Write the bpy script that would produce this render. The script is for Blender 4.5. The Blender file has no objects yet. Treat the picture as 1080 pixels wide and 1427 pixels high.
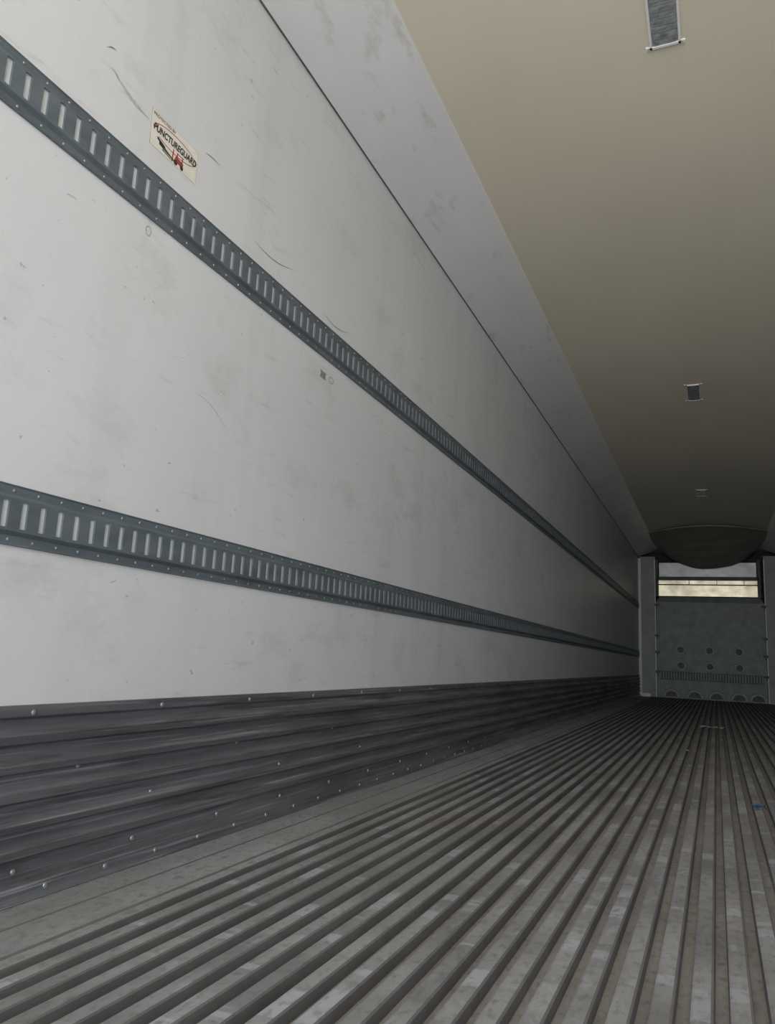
import bpy, bmesh, math, random
from mathutils import Matrix, Vector
random.seed(4)
S = bpy.context.scene
COL = S.collection

# ------------------------------------------------------------ dimensions (m)
XL, XR = -1.30, 1.14          # inner faces of the side walls
XC = (XL + XR) / 2
Y0, Y1 = -1.30, 14.95         # rear door opening / bulkhead plane
ZC = 2.70                     # ceiling
ZW = 2.580                    # top of wall lining
COVE = 0.35
CAMH = 0.515

# ------------------------------------------------------------ helpers
def link(o, parent=None):
    COL.objects.link(o)
    if parent: o.parent = parent
    return o

def mesh_obj(name, verts, faces, mats, fm=None, parent=None, smooth=False):
    me = bpy.data.meshes.new(name)
    me.from_pydata([tuple(v) for v in verts], [], faces)
    for m in mats: me.materials.append(m)
    if fm:
        for p, i in zip(me.polygons, fm): p.material_index = i
    if smooth:
        for p in me.polygons: p.use_smooth = True
    me.update()
    return link(bpy.data.objects.new(name, me), parent)

class MB:
    def __init__(s): s.v = []; s.f = []; s.m = []
    def quad(s, a, b, c, d, m=0):
        i = len(s.v); s.v += [a, b, c, d]; s.f.append((i, i+1, i+2, i+3)); s.m.append(m)
    def box(s, x0, x1, y0, y1, z0, z1, m=0):
        i = len(s.v)
        s.v += [(x0,y0,z0),(x1,y0,z0),(x1,y1,z0),(x0,y1,z0),(x0,y0,z1),(x1,y0,z1),(x1,y1,z1),(x0,y1,z1)]
        for q in ((0,3,2,1),(4,5,6,7),(0,1,5,4),(1,2,6,5),(2,3,7,6),(3,0,4,7)):
            s.f.append(tuple(i+k for k in q)); s.m.append(m)
    def strip(s, prof, y0, y1, mats=None, ny=1):
        for k in range(ny):
            a = y0+(y1-y0)*k/ny; b = y0+(y1-y0)*(k+1)/ny
            for j in range(len(prof)-1):
                p, q = prof[j], prof[j+1]
                s.quad((p[0],a,p[1]),(q[0],a,q[1]),(q[0],b,q[1]),(p[0],b,p[1]), mats[j] if mats else 0)
    def dome(s, c, n, r, h, m=0, seg=8):
        n = Vector(n).normalized(); t = n.orthogonal().normalized(); b = n.cross(t); c = Vector(c)
        i = len(s.v)
        for (rr, hh) in ((r, 0), (r*0.8, h*0.65)):
            for k in range(seg):
                an = 2*math.pi*k/seg
                s.v.append(tuple(c + t*rr*math.cos(an) + b*rr*math.sin(an) + n*hh))
        s.v.append(tuple(c + n*h))
        for k in range(seg):
            k2 = (k+1) % seg
            s.f.append((i+k, i+k2, i+seg+k2, i+seg+k)); s.m.append(m)
            s.f.append((i+seg+k, i+seg+k2, i+2*seg)); s.m.append(m)
    def obj(s, name, mats, parent=None, smooth=False):
        return mesh_obj(name, s.v, s.f, mats, s.m, parent, smooth)

# ------------------------------------------------------------ materials
def newmat(name):
    m = bpy.data.materials.new(name); m.use_nodes = True
    nt = m.node_tree
    return m, nt, nt.nodes['Principled BSDF']

def noise(nt, scale, mscale=(1,1,1), detail=4, rough=0.55, rot=(0,0,0)):
    tc = nt.nodes.new('ShaderNodeTexCoord'); mp = nt.nodes.new('ShaderNodeMapping')
    mp.inputs['Scale'].default_value = mscale
    mp.inputs['Rotation'].default_value = rot
    n = nt.nodes.new('ShaderNodeTexNoise')
    n.inputs['Scale'].default_value = scale; n.inputs['Detail'].default_value = detail
    n.inputs['Roughness'].default_value = rough
    nt.links.new(tc.outputs['Object'], mp.inputs[0]); nt.links.new(mp.outputs[0], n.inputs['Vector'])
    return n.outputs['Fac']

def ramp(nt, fac, stops):
    r = nt.nodes.new('ShaderNodeValToRGB')
    e = r.color_ramp.elements
    while len(e) < len(stops): e.new(0.5)
    for el, (p, c) in zip(e, stops):
        el.position = p
        el.color = (c, c, c, 1) if isinstance(c, (int, float)) else (*c, 1)
    nt.links.new(fac, r.inputs[0]); return r.outputs[0]

def mix(nt, fac, a, b, mode='MIX'):
    n = nt.nodes.new('ShaderNodeMix'); n.data_type = 'RGBA'; n.blend_type = mode
    for sock, val in ((n.inputs[0], fac), (n.inputs[6], a), (n.inputs[7], b)):
        if isinstance(val, (int, float)): sock.default_value = val
        elif isinstance(val, tuple): sock.default_value = (*val, 1)
        else: nt.links.new(val, sock)
    return n.outputs[2]

def mth(nt, op, a, b=0.0):
    n = nt.nodes.new('ShaderNodeMath'); n.operation = op
    for i, q in enumerate((a, b)):
        if isinstance(q, (int, float)): n.inputs[i].default_value = q
        else: nt.links.new(q, n.inputs[i])
    return n.outputs[0]

def bump(nt, bs, h, strength, dist=0.01):
    b = nt.nodes.new('ShaderNodeBump'); b.inputs['Strength'].default_value = strength
    b.inputs['Distance'].default_value = dist
    nt.links.new(h, b.inputs['Height']); nt.links.new(b.outputs[0], bs.inputs['Normal'])

def plain(name, col, rough=0.6, metal=0.0, nscale=20, var=0.25):
    m, nt, bs = newmat(name)
    n = noise(nt, nscale)
    dark = tuple(c*(1-var) for c in col); lite = tuple(min(1, c*(1+var)) for c in col)
    nt.links.new(ramp(nt, n, [(0.3, dark), (0.7, lite)]), bs.inputs['Base Color'])
    bs.inputs['Roughness'].default_value = rough; bs.inputs['Metallic'].default_value = metal
    return m

# white glassfibre lining
M_wall, nt, bs = newmat('white_frp_lining')
a = noise(nt, 1.3, (1,1,1), 5)
base = ramp(nt, a, [(0.25, (0.71,0.71,0.715)), (0.75, (0.78,0.78,0.785))])
st = noise(nt, 3.0, (1,2.2,0.12), 5, 0.6)
base = mix(nt, ramp(nt, st, [(0.5, 0.0), (0.8, 0.28)]), base, (0.52,0.51,0.49))
sm = noise(nt, 2.6, (1,1,1.6), 6, 0.7)
base = mix(nt, ramp(nt, sm, [(0.54, 0.0), (0.72, 0.42)]), base, (0.50,0.49,0.47))
sp = noise(nt, 34, (1,0.9,1.3), 3, 0.6)
base = mix(nt, ramp(nt, sp, [(0.71, 0.0), (0.74, 0.6)]), base, (0.28,0.28,0.28))
sc = noise(nt, 9, (1,0.5,3.0), 6, 0.7, (0.6,0,0))
base = mix(nt, ramp(nt, sc, [(0.60, 0.0), (0.70, 0.35)]), base, (0.45,0.45,0.45))
nt.links.new(base, bs.inputs['Base Color']); bs.inputs['Roughness'].default_value = 0.42
bs.inputs['Specular IOR Level'].default_value = 0.35
bump(nt, bs, noise(nt, 2.0, (1,1,0.5), 3), 0.12, 0.02)

M_cove, nt, bs = newmat('grey_cove_panel')
a = noise(nt, 3, (1,0.35,1), 5)
base = ramp(nt, a, [(0.3, (0.78,0.78,0.78)), (0.7, (0.86,0.86,0.86))])
sp = noise(nt, 11, (1,0.4,1), 5, 0.65)
base = mix(nt, ramp(nt, sp, [(0.58, 0.0), (0.75, 0.5)]), base, (0.42,0.40,0.37))
nt.links.new(base, bs.inputs['Base Color']); bs.inputs['Roughness'].default_value = 0.40
bump(nt, bs, noise(nt, 5, (1,0.5,1), 3), 0.35, 0.012)

M_ceil, nt, bs = newmat('cream_ceiling_liner')
a = noise(nt, 1.2, (1,0.5,1), 4)
base = ramp(nt, a, [(0.3, (0.765,0.70,0.56)), (0.7, (0.835,0.775,0.63))])
nt.links.new(base, bs.inputs['Base Color']); bs.inputs['Roughness'].default_value = 0.55
bump(nt, bs, noise(nt, 3, (1,0.6,1), 2), 0.1, 0.02)

M_rail, nt, bs = newmat('galvanised_rail_steel')
a = noise(nt, 25, (1,0.3,1), 5)
nt.links.new(ramp(nt, a, [(0.3, (0.10,0.122,0.136)), (0.75, (0.165,0.195,0.212))]), bs.inputs['Base Color'])
bs.inputs['Roughness'].default_value = 0.5; bs.inputs['Metallic'].default_value = 0.1
M_slot = plain('added_slot_backing', (0.66,0.68,0.68), 0.5, 0, 12, 0.1)  # pale strip added behind the rail slots to keep them light
M_rivet = plain('rivet_aluminium', (0.34,0.35,0.36), 0.5, 0.5, 40, 0.2)
M_gap = plain('seal_and_cove_shadow', (0.12,0.12,0.12), 0.7)  # dark seal line with the cove's shadow put into its colour

M_kick, nt, bs = newmat('scuffed_aluminium')
a = noise(nt, 5, (1,0.25,3), 6, 0.65)
base = ramp(nt, a, [(0.3, (0.095,0.098,0.107)), (0.7, (0.23,0.235,0.25))])
s2 = noise(nt, 26, (1,0.05,5), 5, 0.65)
base = mix(nt, ramp(nt, s2, [(0.56, 0.0), (0.72, 0.65)]), base, (0.52,0.53,0.56))
s3 = noise(nt, 22, (1,0.12,3), 5, 0.6, (0.15,0,0))
base = mix(nt, ramp(nt, s3, [(0.55, 0.0), (0.68, 0.65)]), base, (0.06,0.06,0.065))
nt.links.new(base, bs.inputs['Base Color']); bs.inputs['Metallic'].default_value = 0.35
nt.links.new(ramp(nt, a, [(0.3, 0.55), (0.7, 0.36)]), bs.inputs['Roughness'])
bump(nt, bs, noise(nt, 7, (1,0.5,2), 3), 0.4, 0.006)

FL, FR = XL+0.255, XR-0.20
depth, pitch, topw = 0.020, 0.057, 0.031
def floor_mat(name, c1, c2, wear, wcol, metal, rough, ridge=0.0):
    m, nt, bs = newmat(name)
    a = noise(nt, 4, (1.5,0.6,1), 6, 0.62)
    base = ramp(nt, a, [(0.32, c1), (0.68, c2)])
    if ridge:
        # every extruded ridge has worn and dirtied in its own way along its length
        tc = nt.nodes.new('ShaderNodeTexCoord'); sp = nt.nodes.new('ShaderNodeSeparateXYZ')
        nt.links.new(tc.outputs['Object'], sp.inputs[0])
        idx = mth(nt, 'FLOOR', mth(nt, 'DIVIDE', mth(nt, 'SUBTRACT', sp.outputs['X'], FL), pitch))
        for sc_, lo_, hi_, am, cc in ((2.2, 0.45, 0.60, 0.55, tuple(x*0.5 for x in c1)), (5.0, 0.58, 0.60, wear, wcol)):
            cb = nt.nodes.new('ShaderNodeCombineXYZ')
            nt.links.new(mth(nt, 'MULTIPLY', idx, 7.31), cb.inputs[0])
            nt.links.new(sp.outputs['Y'], cb.inputs[1])
            n = nt.nodes.new('ShaderNodeTexNoise'); n.inputs['Scale'].default_value = sc_
            n.inputs['Detail'].default_value = 4; n.inputs['Roughness'].default_value = 0.6
            nt.links.new(cb.outputs[0], n.inputs['Vector'])
            base = mix(nt, ramp(nt, n.outputs['Fac'], [(lo_, 0.0), (hi_, am)]), base, cc)
    w = noise(nt, 13, (2.0,0.7,1), 5, 0.6)
    base = mix(nt, ramp(nt, w, [(0.57, 0.0), (0.64, wear*0.5)]), base, wcol)
    g = noise(nt, 60, (1,0.6,1), 3, 0.6)
    base = mix(nt, ramp(nt, g, [(0.5, 0.0), (0.72, 0.6)]), base, (0.10,0.093,0.086))
    dd = noise(nt, 1.6, (1,0.8,1), 5, 0.65)
    base = mix(nt, ramp(nt, dd, [(0.45, 0.0), (0.7, 0.55)]), base, (0.20,0.183,0.165))
    nt.links.new(base, bs.inputs['Base Color'])
    bs.inputs['Metallic'].default_value = metal; bs.inputs['Roughness'].default_value = rough
    bump(nt, bs, g, 0.25, 0.003)
    return m
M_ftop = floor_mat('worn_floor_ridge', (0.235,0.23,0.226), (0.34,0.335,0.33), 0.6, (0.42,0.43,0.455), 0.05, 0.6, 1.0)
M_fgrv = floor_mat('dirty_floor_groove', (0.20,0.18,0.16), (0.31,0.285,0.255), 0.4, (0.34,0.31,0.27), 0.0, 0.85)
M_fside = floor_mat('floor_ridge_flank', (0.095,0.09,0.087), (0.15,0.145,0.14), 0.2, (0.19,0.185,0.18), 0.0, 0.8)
M_fflat = floor_mat('flat_floor_plate', (0.26,0.255,0.25), (0.375,0.365,0.36), 0.4, (0.44,0.44,0.45), 0.08, 0.6)
M_bulk = plain('bulkhead_plastic', (0.24,0.275,0.255), 0.5, 0, 8, 0.18)
M_bulkd = plain('bulkhead_recess', (0.11,0.125,0.118), 0.6, 0, 8, 0.2)
M_post = plain('front_post_panel', (0.32,0.35,0.33), 0.5, 0, 6, 0.12)
M_white = plain('white_trim', (0.88,0.88,0.86), 0.5, 0, 10, 0.06)
M_foil = plain('foil_faced_insulation', (0.80,0.70,0.52), 0.34, 0.9, 5, 0.30)
M_alu = plain('brushed_aluminium_panel', (0.42,0.43,0.42), 0.4, 0.7, 6, 0.2)
M_dark = plain('dark_cavity', (0.05,0.05,0.05), 0.8)
M_fabric = plain('chute_fabric', (0.34,0.325,0.285), 0.7, 0, 3, 0.12)
M_lens, nt, bs = newmat('lamp_lens')
v = noise(nt, 40, (1,1,1), 3)
nt.links.new(ramp(nt, v, [(0.3, (0.20,0.22,0.22)), (0.7, (0.42,0.45,0.45))]), bs.inputs['Base Color'])
bs.inputs['Roughness'].default_value = 0.25

# ------------------------------------------------------------ shell
T = 0.06
def wall_box(name, *a, mat=M_wall):
    b = MB(); b.box(*a); return b.obj(name, [mat])
WL = wall_box('wall_left', XL-T, XL, Y0, Y1+0.6, -0.08, ZC+0.08)
wall_box('wall_right', XR, XR+T, Y0, Y1+0.6, -0.08, ZC+0.08)
wall_box('wall_front', XL, XR, Y1+0.45, Y1+0.55, -0.08, ZC+0.08, mat=M_dark)
wall_box('ceiling', XL, XR, Y0, Y1+0.45, ZC, ZC+0.08, mat=M_ceil)

# floor: duct ("T") floor with flat margins
fb = MB()
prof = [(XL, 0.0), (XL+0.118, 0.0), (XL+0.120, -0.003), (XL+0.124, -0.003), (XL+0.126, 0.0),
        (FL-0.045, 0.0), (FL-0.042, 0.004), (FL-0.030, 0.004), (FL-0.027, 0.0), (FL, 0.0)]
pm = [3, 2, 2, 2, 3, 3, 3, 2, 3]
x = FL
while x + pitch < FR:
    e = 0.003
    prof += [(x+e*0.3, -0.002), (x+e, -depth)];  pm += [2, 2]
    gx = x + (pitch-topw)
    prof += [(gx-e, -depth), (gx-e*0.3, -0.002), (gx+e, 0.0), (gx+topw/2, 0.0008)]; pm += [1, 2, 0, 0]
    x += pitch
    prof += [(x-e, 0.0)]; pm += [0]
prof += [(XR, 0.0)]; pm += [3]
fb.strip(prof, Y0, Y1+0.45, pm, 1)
fb.box(XL, XR, Y0, Y1+0.45, -0.08, -0.04, 2)
fb.quad((XL,Y0,-0.08),(XR,Y0,-0.08),(XR,Y0,-0.03),(XL,Y0,-0.03),3)
fb.obj('floor', [M_ftop, M_fgrv, M_fside, M_fflat])

# kick plates
def kick(name, xw, sg):
    b = MB()
    P = [(0.0,0.378),(0.010,0.378),(0.012,0.370),(0.012,0.356),(0.003,0.350)]
    z = 0.350
    for h_r, h_p in ((0.014,0.020),(0.020,0.016),(0.016,0.022),(0.022,0.014),(0.014,0.020)):
        z -= h_r; P.append((0.004, z)); z -= 0.016; P.append((0.024, z)) ; z -= h_p*0.8; P.append((0.020, z)); z -= 0.007; P.append((0.004, z))
    P += [(0.004, 0.040), (0.018, 0.026), (0.020, 0.006), (0.036, 0.0012)]
    b.strip([(xw+sg*n, zz) for n, zz in P], Y0, Y1)
    for zz, step, off in ((0.363,0.40,0.1),(0.015,0.17,0.03),(0.057,0.34,0.12),(0.245,0.61,0.2),(0.155,0.61,0.45)):
        y = Y0+off
        while y < Y1:
            b.dome((xw+sg*(0.018 if zz < 0.03 else 0.011), y, zz), (sg,0,0), 0.0065, 0.004, 1)
            y += step
    return b.obj(name, [M_kick, M_rivet])
kick('baseboard_left', XL, 1); kick('baseboard_right', XR, -1)

# cove trims
def cove(name, xw, sg):
    b = MB(); P = []
    P.append((0.0, ZW-0.004)); P.append((0.010, ZW-0.010)); P.append((0.03, ZW-0.004))
    n = 12
    for k in range(n+1):
        t = k/n
        P.append((0.03+(COVE-0.03)*t, ZW-0.004+(ZC-ZW-0.004)*(t**1.12)))
    P.append((COVE+0.004, ZC))
    b.strip([(xw+sg*a, z) for a, z in P], Y0, Y1)
    b.strip([(xw+sg*a, z) for a, z in ((0.001, ZW-0.009), (0.006, ZW-0.010), (0.010, ZW-0.006))], Y0, Y1, [1,1])  # thin dark line under the cove: seal plus painted shadow
    y = Y0+0.2
    while y < Y1:
        b.dome((xw+sg*(COVE-0.02), y, ZC-0.011), (sg*0.3,0,-1), 0.006, 0.004, 2); y += 0.4
    return b.obj(name, [M_cove, M_gap, M_rivet])
cove('trim_1', XL, 1); cove('trim_2', XR, -1)

# logistics rails
def rail(xw, sg, z0, z1):
    b = MB(); N = lambda n: xw+sg*n
    f = 0.0035; w = 0.013
    a0, a1 = z0+0.020, z0+0.028; c0, c1 = z1-0.028, z1-0.020
    b.strip([(N(0.0005),z0),(N(f+0.003),z0+0.001),(N(f),z0+0.005),(N(f),a0),(N(w),a1)], Y0, Y1-0.02)
    b.strip([(N(w),c0),(N(f),c1),(N(f),z1-0.005),(N(f+0.003),z1-0.001),(N(0.0005),z1)], Y0, Y1-0.02)
    s0, s1 = a1+0.006, c0-0.006
    b.strip([(N(w),a1),(N(w),s0)], Y0, Y1-0.02); b.strip([(N(w),s1),(N(w),c0)], Y0, Y1-0.02)
    b.strip([(N(w-0.0045),a1),(N(w-0.0045),c0)], Y0, Y1-0.02, [1])  # added backing, set close behind the slots so they don't fall into shadow
    p = 0.0465; sw = 0.0155
    y = Y0
    while y < Y1-0.05:
        b.quad((N(w),y,s0),(N(w),y+p-sw,s0),(N(w),y+p-sw,s1),(N(w),y,s1))
        for yy in (y, y+p-sw):
            b.quad((N(w),yy,s0),(N(w),yy,s1),(N(w-0.0045),yy,s1),(N(w-0.0045),yy,s0))
        y += p
    y = Y0+0.03
    while y < Y1-0.05:
        for zz in (z0+0.012, z1-0.012):
            b.dome((N(f), y, zz), (sg,0,0), 0.0034, 0.002, 2, 6)
        y += 0.062
    return b.obj('cargo_track_rail', [M_rail, M_slot, M_rivet])
for xw, sg in ((XL,1),(XR,-1)):
    rail(xw, sg, 0.693, 0.816); rail(xw, sg, 1.578, 1.705)

# ceiling lights
for yc in (2.33, 6.28, 10.1):
    root = bpy.data.objects.new('ceiling_light', None); link(root); root.location = (-0.105, yc, ZC)
    b = MB(); L, W = 0.19, 0.052
    for x0,x1,y0,y1 in ((-W,-W+0.008,-L,L),(W-0.008,W,-L,L),(-W,W,-L,-L+0.01),(-W,W,L-0.01,L)):
        b.box(x0,x1,y0,y1,-0.008,0.0)
    for sx in (-1,1):
        for sy in (-1,1):
            b.box(sx*(W+0.006)-0.008, sx*(W+0.006)+0.008, sy*L-0.008, sy*L+0.008, -0.004, 0.0)
            b.dome((sx*(W+0.006), sy*L, -0.004), (0,0,-1), 0.003, 0.002, 1)
    b.obj('frame', [M_white, M_rivet], root)
    b = MB(); n = 12
    for k in range(n):
        y0 = -L+0.01+(2*L-0.02)*k/n; y1 = -L+0.01+(2*L-0.02)*(k+1)/n; ym = (y0+y1)/2
        b.strip([(-W+0.008,-0.003),(-W+0.02,-0.007),(W-0.02,-0.007),(W-0.008,-0.003)], y0, ym)
        b.strip([(-W+0.008,-0.003),(-W+0.02,-0.006),(W-0.02,-0.006),(W-0.008,-0.003)], ym, y1)
    b.obj('lens', [M_lens], root)

# ------------------------------------------------------------ front end: posts, bulkhead, foil
BX0, BX1 = -0.985, 0.81
root = bpy.data.objects.new('air_return_bulkhead', None); link(root)
b = MB()
b.box(XL+0.035, BX0-0.01, Y1, Y1+0.40, 0.0, ZC-0.14)
b.box(BX1+0.01, XR-0.035, Y1, Y1+0.40, 0.0, ZC-0.14)
b.obj('side_panels', [M_post], root)
b = MB()
b.box(XL+0.022, XL+0.050, Y1-0.03, Y1+0.0, 0.0, ZW-0.05)
b.box(XR-0.050, XR-0.022, Y1-0.03, Y1+0.0, 0.0, ZW-0.05)
b.box(XL+0.002, XL+0.034, Y1+0.0, Y1+0.40, 0.0, ZW-0.05)
b.box(XR-0.034, XR-0.002, Y1+0.0, Y1+0.40, 0.0, ZW-0.05)
b.box(BX0-0.025, BX0-0.008, Y1-0.012, Y1, 0.0, ZC-0.2); b.box(BX1+0.008, BX1+0.025, Y1-0.012, Y1, 0.0, ZC-0.2)
b.box(XL+0.055, XL+0.20, Y1-0.05, Y1, 0.0, 0.06); b.box(XR-0.20, XR-0.055, Y1-0.05, Y1, 0.0, 0.06)
b.obj('edge_trims', [M_white], root)
b = MB(); yb = Y1+0.02
b.box(BX0, BX1, yb, yb+0.06, 0.30, 1.72)
b.quad((BX0,yb,1.72),(BX1,yb,1.72),(BX1-0.06,yb+0.05,1.82),(BX0+0.06,yb+0.05,1.82))
b.quad((BX0+0.06,yb+0.05,1.82),(BX1-0.06,yb+0.05,1.82),(BX1-0.06,yb+0.3,1.82),(BX0+0.06,yb+0.3,1.82))
b.box(BX0, BX0+0.05, yb-0.03, yb, 0.0, 1.70); b.box(BX1-0.05, BX1, yb-0.03, yb, 0.0, 1.70)
x = BX0+0.05
while x < BX1-0.06:
    b.box(x, x+0.022, yb-0.028, yb+0.03, 0.33, 0.46); x += 0.045
b.box(BX0+0.05, BX1-0.05, yb-0.01, yb+0.05, 0.0, 0.31)
b.obj('panel', [M_bulk], root)
b = MB(); b.box(BX0+0.05, BX1-0.05, yb-0.004, yb, 0.32, 0.47); b.obj('grille_recess', [M_bulkd], root)
def ring(b, cx, cz, y, r0, r1, h, a0=0, a1=2*math.pi, n=20, m=0, mi=1):
    for k in range(n):
        t0 = a0+(a1-a0)*k/n; t1 = a0+(a1-a0)*(k+1)/n
        P = lambda r, t, yy: (cx+r*math.cos(t), yy, cz+r*math.sin(t))
        b.quad(P(r1,t0,y),P(r1,t1,y),P(r1*0.95,t1,y-h),P(r1*0.95,t0,y-h),m)
        b.quad(P(r1*0.95,t0,y-h),P(r1*0.95,t1,y-h),P(r0,t1,y-h),P(r0,t0,y-h),m)
        b.quad(P(r0,t0,y-h),P(r0,t1,y-h),P(r0*0.9,t1,y-0.002),P(r0*0.9,t0,y-0.002),m)
        b.quad(P(r0*0.9,t0,y-0.002),P(r0*0.9,t1,y-0.002),(cx,y-0.002,cz),(cx,y-0.002,cz),mi)
b = MB()
for cx in (-0.58,-0.10,0.38):
    ring(b, cx, 0.86, yb, 0.055, 0.09, 0.03); ring(b, cx, 0.58, yb, 0.055, 0.09, 0.03)
for cx in (-0.75,-0.36,0.0,0.36,0.66):
    ring(b, cx, 0.02, yb-0.01, 0.10, 0.15, 0.03, 0.05, math.pi-0.05, 14)
b.obj('bosses', [M_post, M_bulkd], root)
b = MB()
for sx in (BX0+0.0, BX1-0.02):
    for zz in (1.66, 1.1, 0.8, 0.45):
        b.box(sx-0.03, sx+0.05, yb-0.06, yb-0.03, zz-0.02, zz+0.02); b.box(sx, sx+0.02, yb-0.075, yb-0.05, zz-0.06, zz+0.02)
b.obj('latches', [M_bulkd], root)
b = MB()
b.box(BX0+0.04, BX1-0.09, Y1+0.12, Y1+0.15, 1.84, 2.15)
b.obj('foil_insulation', [M_foil], root)
b = MB()
b.box(BX0+0.04, BX1-0.09, Y1+0.06, Y1+0.12, 2.04, 2.055)
b.box(BX0+0.02, BX1-0.07, Y1+0.03, Y1+0.12, 2.13, 2.19)
for xx in (-0.42, 0.05, 0.5): b.box(xx, xx+0.010, Y1+0.09, Y1+0.12, 2.055, 2.13)
b.box(BX1-0.09, BX1-0.04, Y1+0.03, Y1+0.15, 1.82, 2.5); b.box(BX0-0.0, BX0+0.035, Y1+0.03, Y1+0.15, 1.82, 2.5)
b.obj('evaporator_frame', [M_bulkd], root)
b = MB(); b.box(BX0+0.05, BX1-0.1, Y1+0.14, Y1+0.17, 2.20, 2.46); b.obj('evaporator_panel', [M_alu], root)

# air chute: fabric duct that leaves the ceiling in a shallow curve and hangs lower towards the unit
NX, NY = 32, 28
grid = []
CY0, CY1 = 12.3, Y1+0.05
for j in range(NY+1):
    t = j/NY; y = CY0 + t*(CY1-CY0)
    row = []
    for i in range(NX+1):
        u = i/NX*2-1
        hw = 0.98 - 0.16*t
        prof_s = max(0, 1-abs(u)**2.4)
        sag = (0.03+0.33*t**1.25)*prof_s + (0.008*math.sin(u*7+t*9)+0.006*math.sin(t*30+u*3))*(1-u*u)*min(1, t*4)
        yy = y + 0.9*(u*u)*(1-t)
        row.append((XC+u*hw, yy, ZC-0.003-max(0.0, sag)))
    grid.append(row)
vs = [p for r in grid for p in r]; fs = []
for j in range(NY):
    for i in range(NX):
        q = j*(NX+1)+i; fs.append((q, q+1, q+NX+2, q+NX+1))
h0 = len(vs)
for i in range(NX+1):
    p = grid[0][i]
    for k in range(6):
        an = 2*math.pi*k/6
        vs.append((p[0], p[1]+0.010*math.cos(an), min(ZC-0.001, p[2]+0.010*math.sin(an))))
for i in range(NX):
    for k in range(6):
        k2 = (k+1) % 6
        fs.append((h0+i*6+k, h0+i*6+k2, h0+(i+1)*6+k2, h0+(i+1)*6+k))
o = mesh_obj('air_chute', vs, fs, [M_fabric], None, None, True)

# ------------------------------------------------------------ wall details
def wallpt(y, z, n=0.0008): return (XL+n, y, z)
def ribbon(b, pts, w, m=0):
    for k in range(len(pts)-1):
        (y0,z0),(y1,z1) = pts[k], pts[k+1]
        d = Vector((y1-y0, z1-z0)).normalized(); n = Vector((-d.y, d.x))
        t0 = w*math.sin(math.pi*(k+0.15)/(len(pts)-0.7)); t1 = w*math.sin(math.pi*(k+1.15)/(len(pts)-0.7))
        t0 = max(t0, w*0.15); t1 = max(t1, w*0.15)
        b.quad(wallpt(y0+n.x*t0, z0+n.y*t0), wallpt(y1+n.x*t1, z1+n.y*t1), wallpt(y1-n.x*t1, z1-n.y*t1), wallpt(y0-n.x*t0, z0-n.y*t0), m)
M_scuff = plain('rubber_scuff', (0.52,0.52,0.52), 0.6, 0, 90, 0.25)
M_scuffd = plain('dark_scuff', (0.24,0.24,0.24), 0.6, 0, 90, 0.5)
b = MB()
def arc(p, q, bow, n=8):
    out = []
    for k in range(n+1):
        t = k/n; y = p[0]+(q[0]-p[0])*t; z = p[1]+(q[1]-p[1])*t + bow*math.sin(math.pi*t)
        out.append((y, z))
    return out
ribbon(b, arc((1.21,1.865),(1.33,1.835),-0.008), 0.005)
ribbon(b, arc((1.19,1.87),(1.22,1.855),0.006), 0.003)
ribbon(b, arc((1.17,1.91),(1.20,1.925),0.004), 0.0015, 1)
ribbon(b, arc((1.56,1.895),(1.63,1.90),0.004), 0.0015, 1)
ribbon(b, arc((1.83,1.775),(2.08,1.80),-0.018), 0.0014, 1)
ribbon(b, arc((2.30,1.745),(2.52,1.755),-0.018), 0.0016, 1)
ribbon(b, arc((1.62,1.20),(1.80,1.12),0.02), 0.001)
for k in range(90):
    y = random.uniform(1.1, 9); z = random.choice([random.uniform(0.42,0.68), random.uniform(0.85,1.55), random.uniform(1.75,2.5)])
    l = random.uniform(0.005,0.04); an = random.uniform(-0.8,0.8)
    ribbon(b, arc((y,z),(y+l*math.cos(an), z+l*math.sin(an)), random.uniform(-0.004,0.004), 4), random.uniform(0.0005,0.0016), random.choice([0,0,1]))
b.obj('scuff_marks', [M_scuff, M_scuffd], WL)

def wring(b, y, z, ry, rz, w, m=0):
    n = 18
    for k in range(n):
        a, c = 2*math.pi*k/n, 2*math.pi*(k+1)/n
        b.quad(wallpt(y+ry*math.cos(a), z+rz*math.sin(a)), wallpt(y+ry*math.cos(c), z+rz*math.sin(c)),
               wallpt(y+(ry-w)*math.cos(c), z+(rz-w)*math.sin(c)), wallpt(y+(ry-w)*math.cos(a), z+(rz-w)*math.sin(a)), m)
b = MB(); wring(b, 1.375, 1.545, 0.010, 0.013, 0.0016); wring(b, 2.40, 1.515, 0.018, 0.013, 0.0024)
ribbon(b, [(1.375,1.56),(1.376,1.578)], 0.0008)
b.obj('pen_marks', [M_scuffd], WL)
M_lab = plain('torn_label_paper', (0.27,0.27,0.25), 0.7, 0, 180, 0.7)
b = MB()
pts = [(2.31,1.500),(2.355,1.498),(2.352,1.512),(2.358,1.527),(2.335,1.525),(2.312,1.529),(2.316,1.514)]
b.v += [wallpt(y,z) for y,z in pts]; b.f.append(tuple(range(len(pts)))); b.m.append(0)
b.obj('torn_label', [M_lab], WL)

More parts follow.
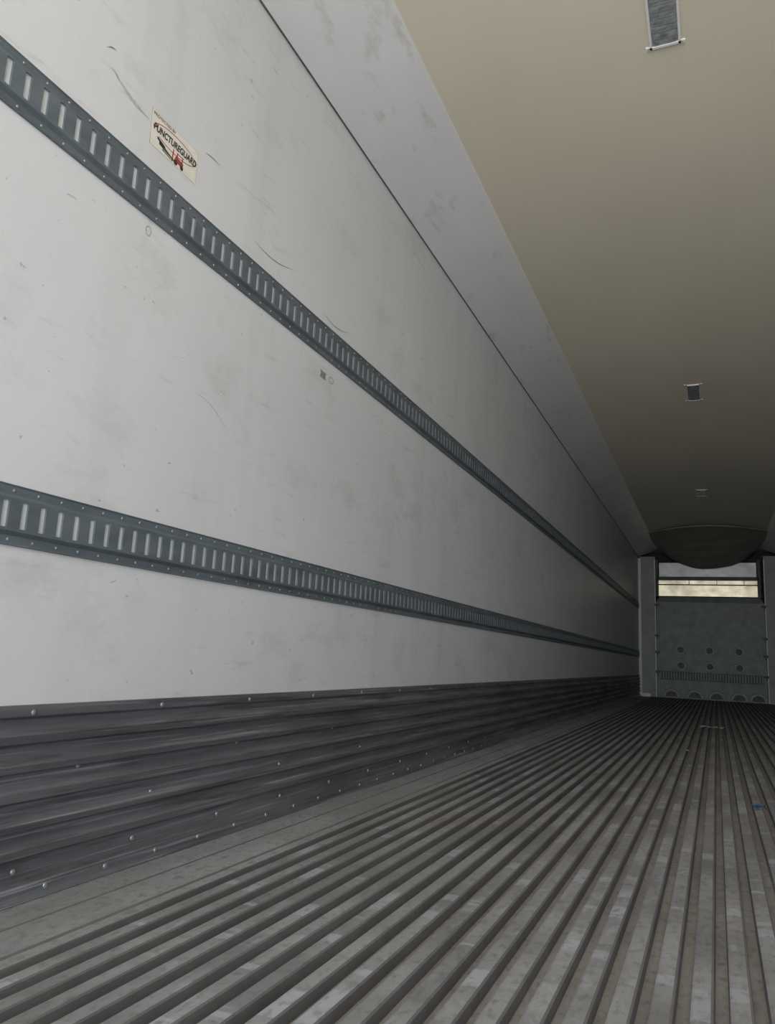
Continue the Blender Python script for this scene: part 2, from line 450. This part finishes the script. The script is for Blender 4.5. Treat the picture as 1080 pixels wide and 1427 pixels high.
# sticker
root = bpy.data.objects.new('warning_sticker', None); link(root)
root.location = (XL+0.0004, 1.340, 1.776)      # local x -> along wall, y -> up
root.rotation_euler = (math.pi/2, 0, math.pi/2)
SW, SH = 0.192, 0.099
M_sw = plain('sticker_white', (0.84,0.80,0.70), 0.4, 0, 30, 0.08)
M_red = plain('sticker_red', (0.42,0.05,0.04), 0.45, 0, 60, 0.2)
M_blk = plain('sticker_black', (0.03,0.03,0.03), 0.45)
M_edge = plain('sticker_dark_edge', (0.42,0.40,0.36), 0.6, 0, 90, 0.3)
def flat(name, polys, mat, z, par=root):
    v = []; f = []
    for P in polys:
        i = len(v); v += [(x, y, z) for x, y in P]; f.append(tuple(range(i, i+len(P))))
    return mesh_obj(name, v, f, [mat], None, par)
flat('dark_edge', [[(0.002,-0.001),(SW+0.001,-0.001),(SW+0.001,SH-0.003),(SW-0.007,SH+0.001),(-0.001,SH+0.001),(0.001,0.04)]], M_edge, 0.0)  # darker outline, slightly larger than the backing
flat('backing', [[(0.004,0),(SW,0),(SW,SH-0.004),(SW-0.008,SH),(0,SH),(0.002,0.04)]], M_sw, 0.0002)
def ell(cx, cy, rx, ry, w, a0=0, a1=2*math.pi, n=40):
    out = []
    for k in range(n):
        t0 = a0+(a1-a0)*k/n; t1 = a0+(a1-a0)*(k+1)/n
        out.append([(cx+rx*math.cos(t0), cy+ry*math.sin(t0)), (cx+rx*math.cos(t1), cy+ry*math.sin(t1)),
                    (cx+(rx-w)*math.cos(t1), cy+(ry-w*0.8)*math.sin(t1)), (cx+(rx-w)*math.cos(t0), cy+(ry-w*0.8)*math.sin(t0))])
    return out
flat('oval_ring', ell(0.097,0.055,0.088,0.027,0.003,-2.4,3.4), M_red, 0.0004)
def text(name, body, size, x, y, mat, off=0.0, shear=0.0, sx=1):
    cu = bpy.data.curves.new(name, 'FONT'); cu.body = body; cu.size = size; cu.offset = off; cu.shear = shear
    cu.materials.append(mat)
    o = bpy.data.objects.new(name, cu); link(o, root); o.location = (x, y, 0.0008); o.scale = (sx, 1, 1)
text('caption', 'PROTECTED BY', 0.0125, 0.006, 0.086, M_blk, 0.0001)
text('logo_text', 'PUNCTUREGUARD', 0.0270, 0.010, 0.047, M_blk, 0.0009, 0.2, 0.76)
flat('forklift', [
    [(0.098,0.012),(0.134,0.010),(0.136,0.024),(0.104,0.029)],
    [(0.106,0.028),(0.110,0.028),(0.112,0.038),(0.108,0.038)],
    [(0.128,0.024),(0.132,0.024),(0.133,0.038),(0.129,0.038)],
    [(0.106,0.037),(0.135,0.037),(0.135,0.040),(0.106,0.040)],
    [(0.088,0.006),(0.093,0.006),(0.095,0.041),(0.091,0.041)]], M_red, 0.0004)
flat('forks_and_wheels', [
    [(0.036,0.018),(0.096,0.008),(0.096,0.012),(0.036,0.028)],
    [(0.050,0.010),(0.092,0.004),(0.092,0.006),(0.050,0.014)],
    [(0.104+0.008*math.cos(t),0.010+0.008*math.sin(t)) for t in [k*math.pi/5 for k in range(10)]],
    [(0.130+0.007*math.cos(t),0.009+0.007*math.sin(t)) for t in [k*math.pi/5 for k in range(10)]],
    [(0.028,0.028),(0.060,0.020),(0.060,0.025),(0.028,0.036)]], M_blk, 0.0006)

# ------------------------------------------------------------ debris on floor
M_blue = plain('blue_film', (0.03,0.13,0.42), 0.4)
M_paper = plain('paper_white', (0.85,0.85,0.82), 0.6)
M_rust = plain('rust_smear', (0.32,0.20,0.15), 0.8, 0, 60, 0.4)
def scrap(name, x, y, L, W, rot, mat, lift=0.008):
    n = 8; v = []; f = []
    for k in range(n+1):
        t = k/n-0.5
        for s in (-1, 1):
            w = W*(0.6+0.4*math.sin(k*1.7))*s/2
            v.append((t*L*math.cos(rot)-w*math.sin(rot)+x, t*L*math.sin(rot)+w*math.cos(rot)+y, 0.0015+lift*abs(math.sin(k*1.3+s))))
    for k in range(n): f.append((2*k,2*k+1,2*k+3,2*k+2))
    mesh_obj(name, v, f, [mat], None, None, True)
scrap('plastic_film_scrap', 0.135, 3.4, 0.05, 0.06, 0.2, M_blue, 0.018)
scrap('paper_strip', -0.05, 7.8, 0.19, 0.20, -0.15, M_paper, 0.012)
scrap('paper_scrap', -0.184, 5.45, 0.03, 0.05, 0.5, M_paper, 0.006)
b = MB()
for k in range(6):
    xr = FL + pitch*(3 + k) + (pitch-topw) + 0.003
    y = 2.35+0.07*k
    b.quad((xr, y, 0.0014),(xr+0.014, y+0.03, 0.0014),(xr+0.018, y+0.11, 0.0014),(xr+0.006, y+0.09, 0.0014))
b.obj('rust_smears', [M_rust])

# ------------------------------------------------------------ light: overcast daylight through open rear doors
w = bpy.data.worlds.new('overcast_yard'); S.world = w; w.use_nodes = True
nt = w.node_tree; bg = nt.nodes['Background']
tc = nt.nodes.new('ShaderNodeTexCoord'); sep = nt.nodes.new('ShaderNodeSeparateXYZ')
nt.links.new(tc.outputs['Generated'], sep.inputs[0])
mr = nt.nodes.new('ShaderNodeMapRange'); mr.inputs[1].default_value = -0.25; mr.inputs[2].default_value = 0.1
nt.links.new(sep.outputs['Z'], mr.inputs[0])
m1 = mix(nt, mr.outputs[0], (0.94,0.92,0.90), (0.90,0.945,0.985))
nt.links.new(m1, bg.inputs['Color'])
lobe = mth(nt, 'POWER', mth(nt, 'MAXIMUM', mth(nt, 'MULTIPLY', sep.outputs['Y'], -1.0), 0.0), 6.0)
nt.links.new(mth(nt, 'ADD', mth(nt, 'MULTIPLY', lobe, 6.0), 2.9), bg.inputs['Strength'])
L = bpy.data.lights.new('door_portal', 'AREA'); L.shape = 'RECTANGLE'; L.size = XR-XL; L.size_y = ZC
L.cycles.is_portal = True
lo = bpy.data.objects.new('door_portal', L); link(lo); lo.location = (XC, Y0-0.01, ZC/2); lo.rotation_euler = (math.pi/2,0,0)

# ------------------------------------------------------------ camera
F = 1060.0; vx, vy = 998.0, 935.0; r = -0.03
d = Vector(((vx-540)/F, -(vy-713.5)/F, -1)).normalized()
u = Vector((r, 1, 0)).normalized(); up = (u - u.dot(d)*d).normalized(); cr = d.cross(up)
R = Matrix((cr, d, up))       # rows = world axes in camera coords -> camera-to-world
cam = bpy.data.cameras.new('camera'); co = bpy.data.objects.new('camera', cam); link(co)
co.matrix_world = Matrix.Translation((0,0,CAMH)) @ R.to_4x4()
cam.sensor_fit = 'HORIZONTAL'; cam.sensor_width = 36; cam.lens = F/1080*36; cam.clip_start = 0.02
S.camera = co
S.view_settings.view_transform = 'Standard'; S.view_settings.look = 'None'
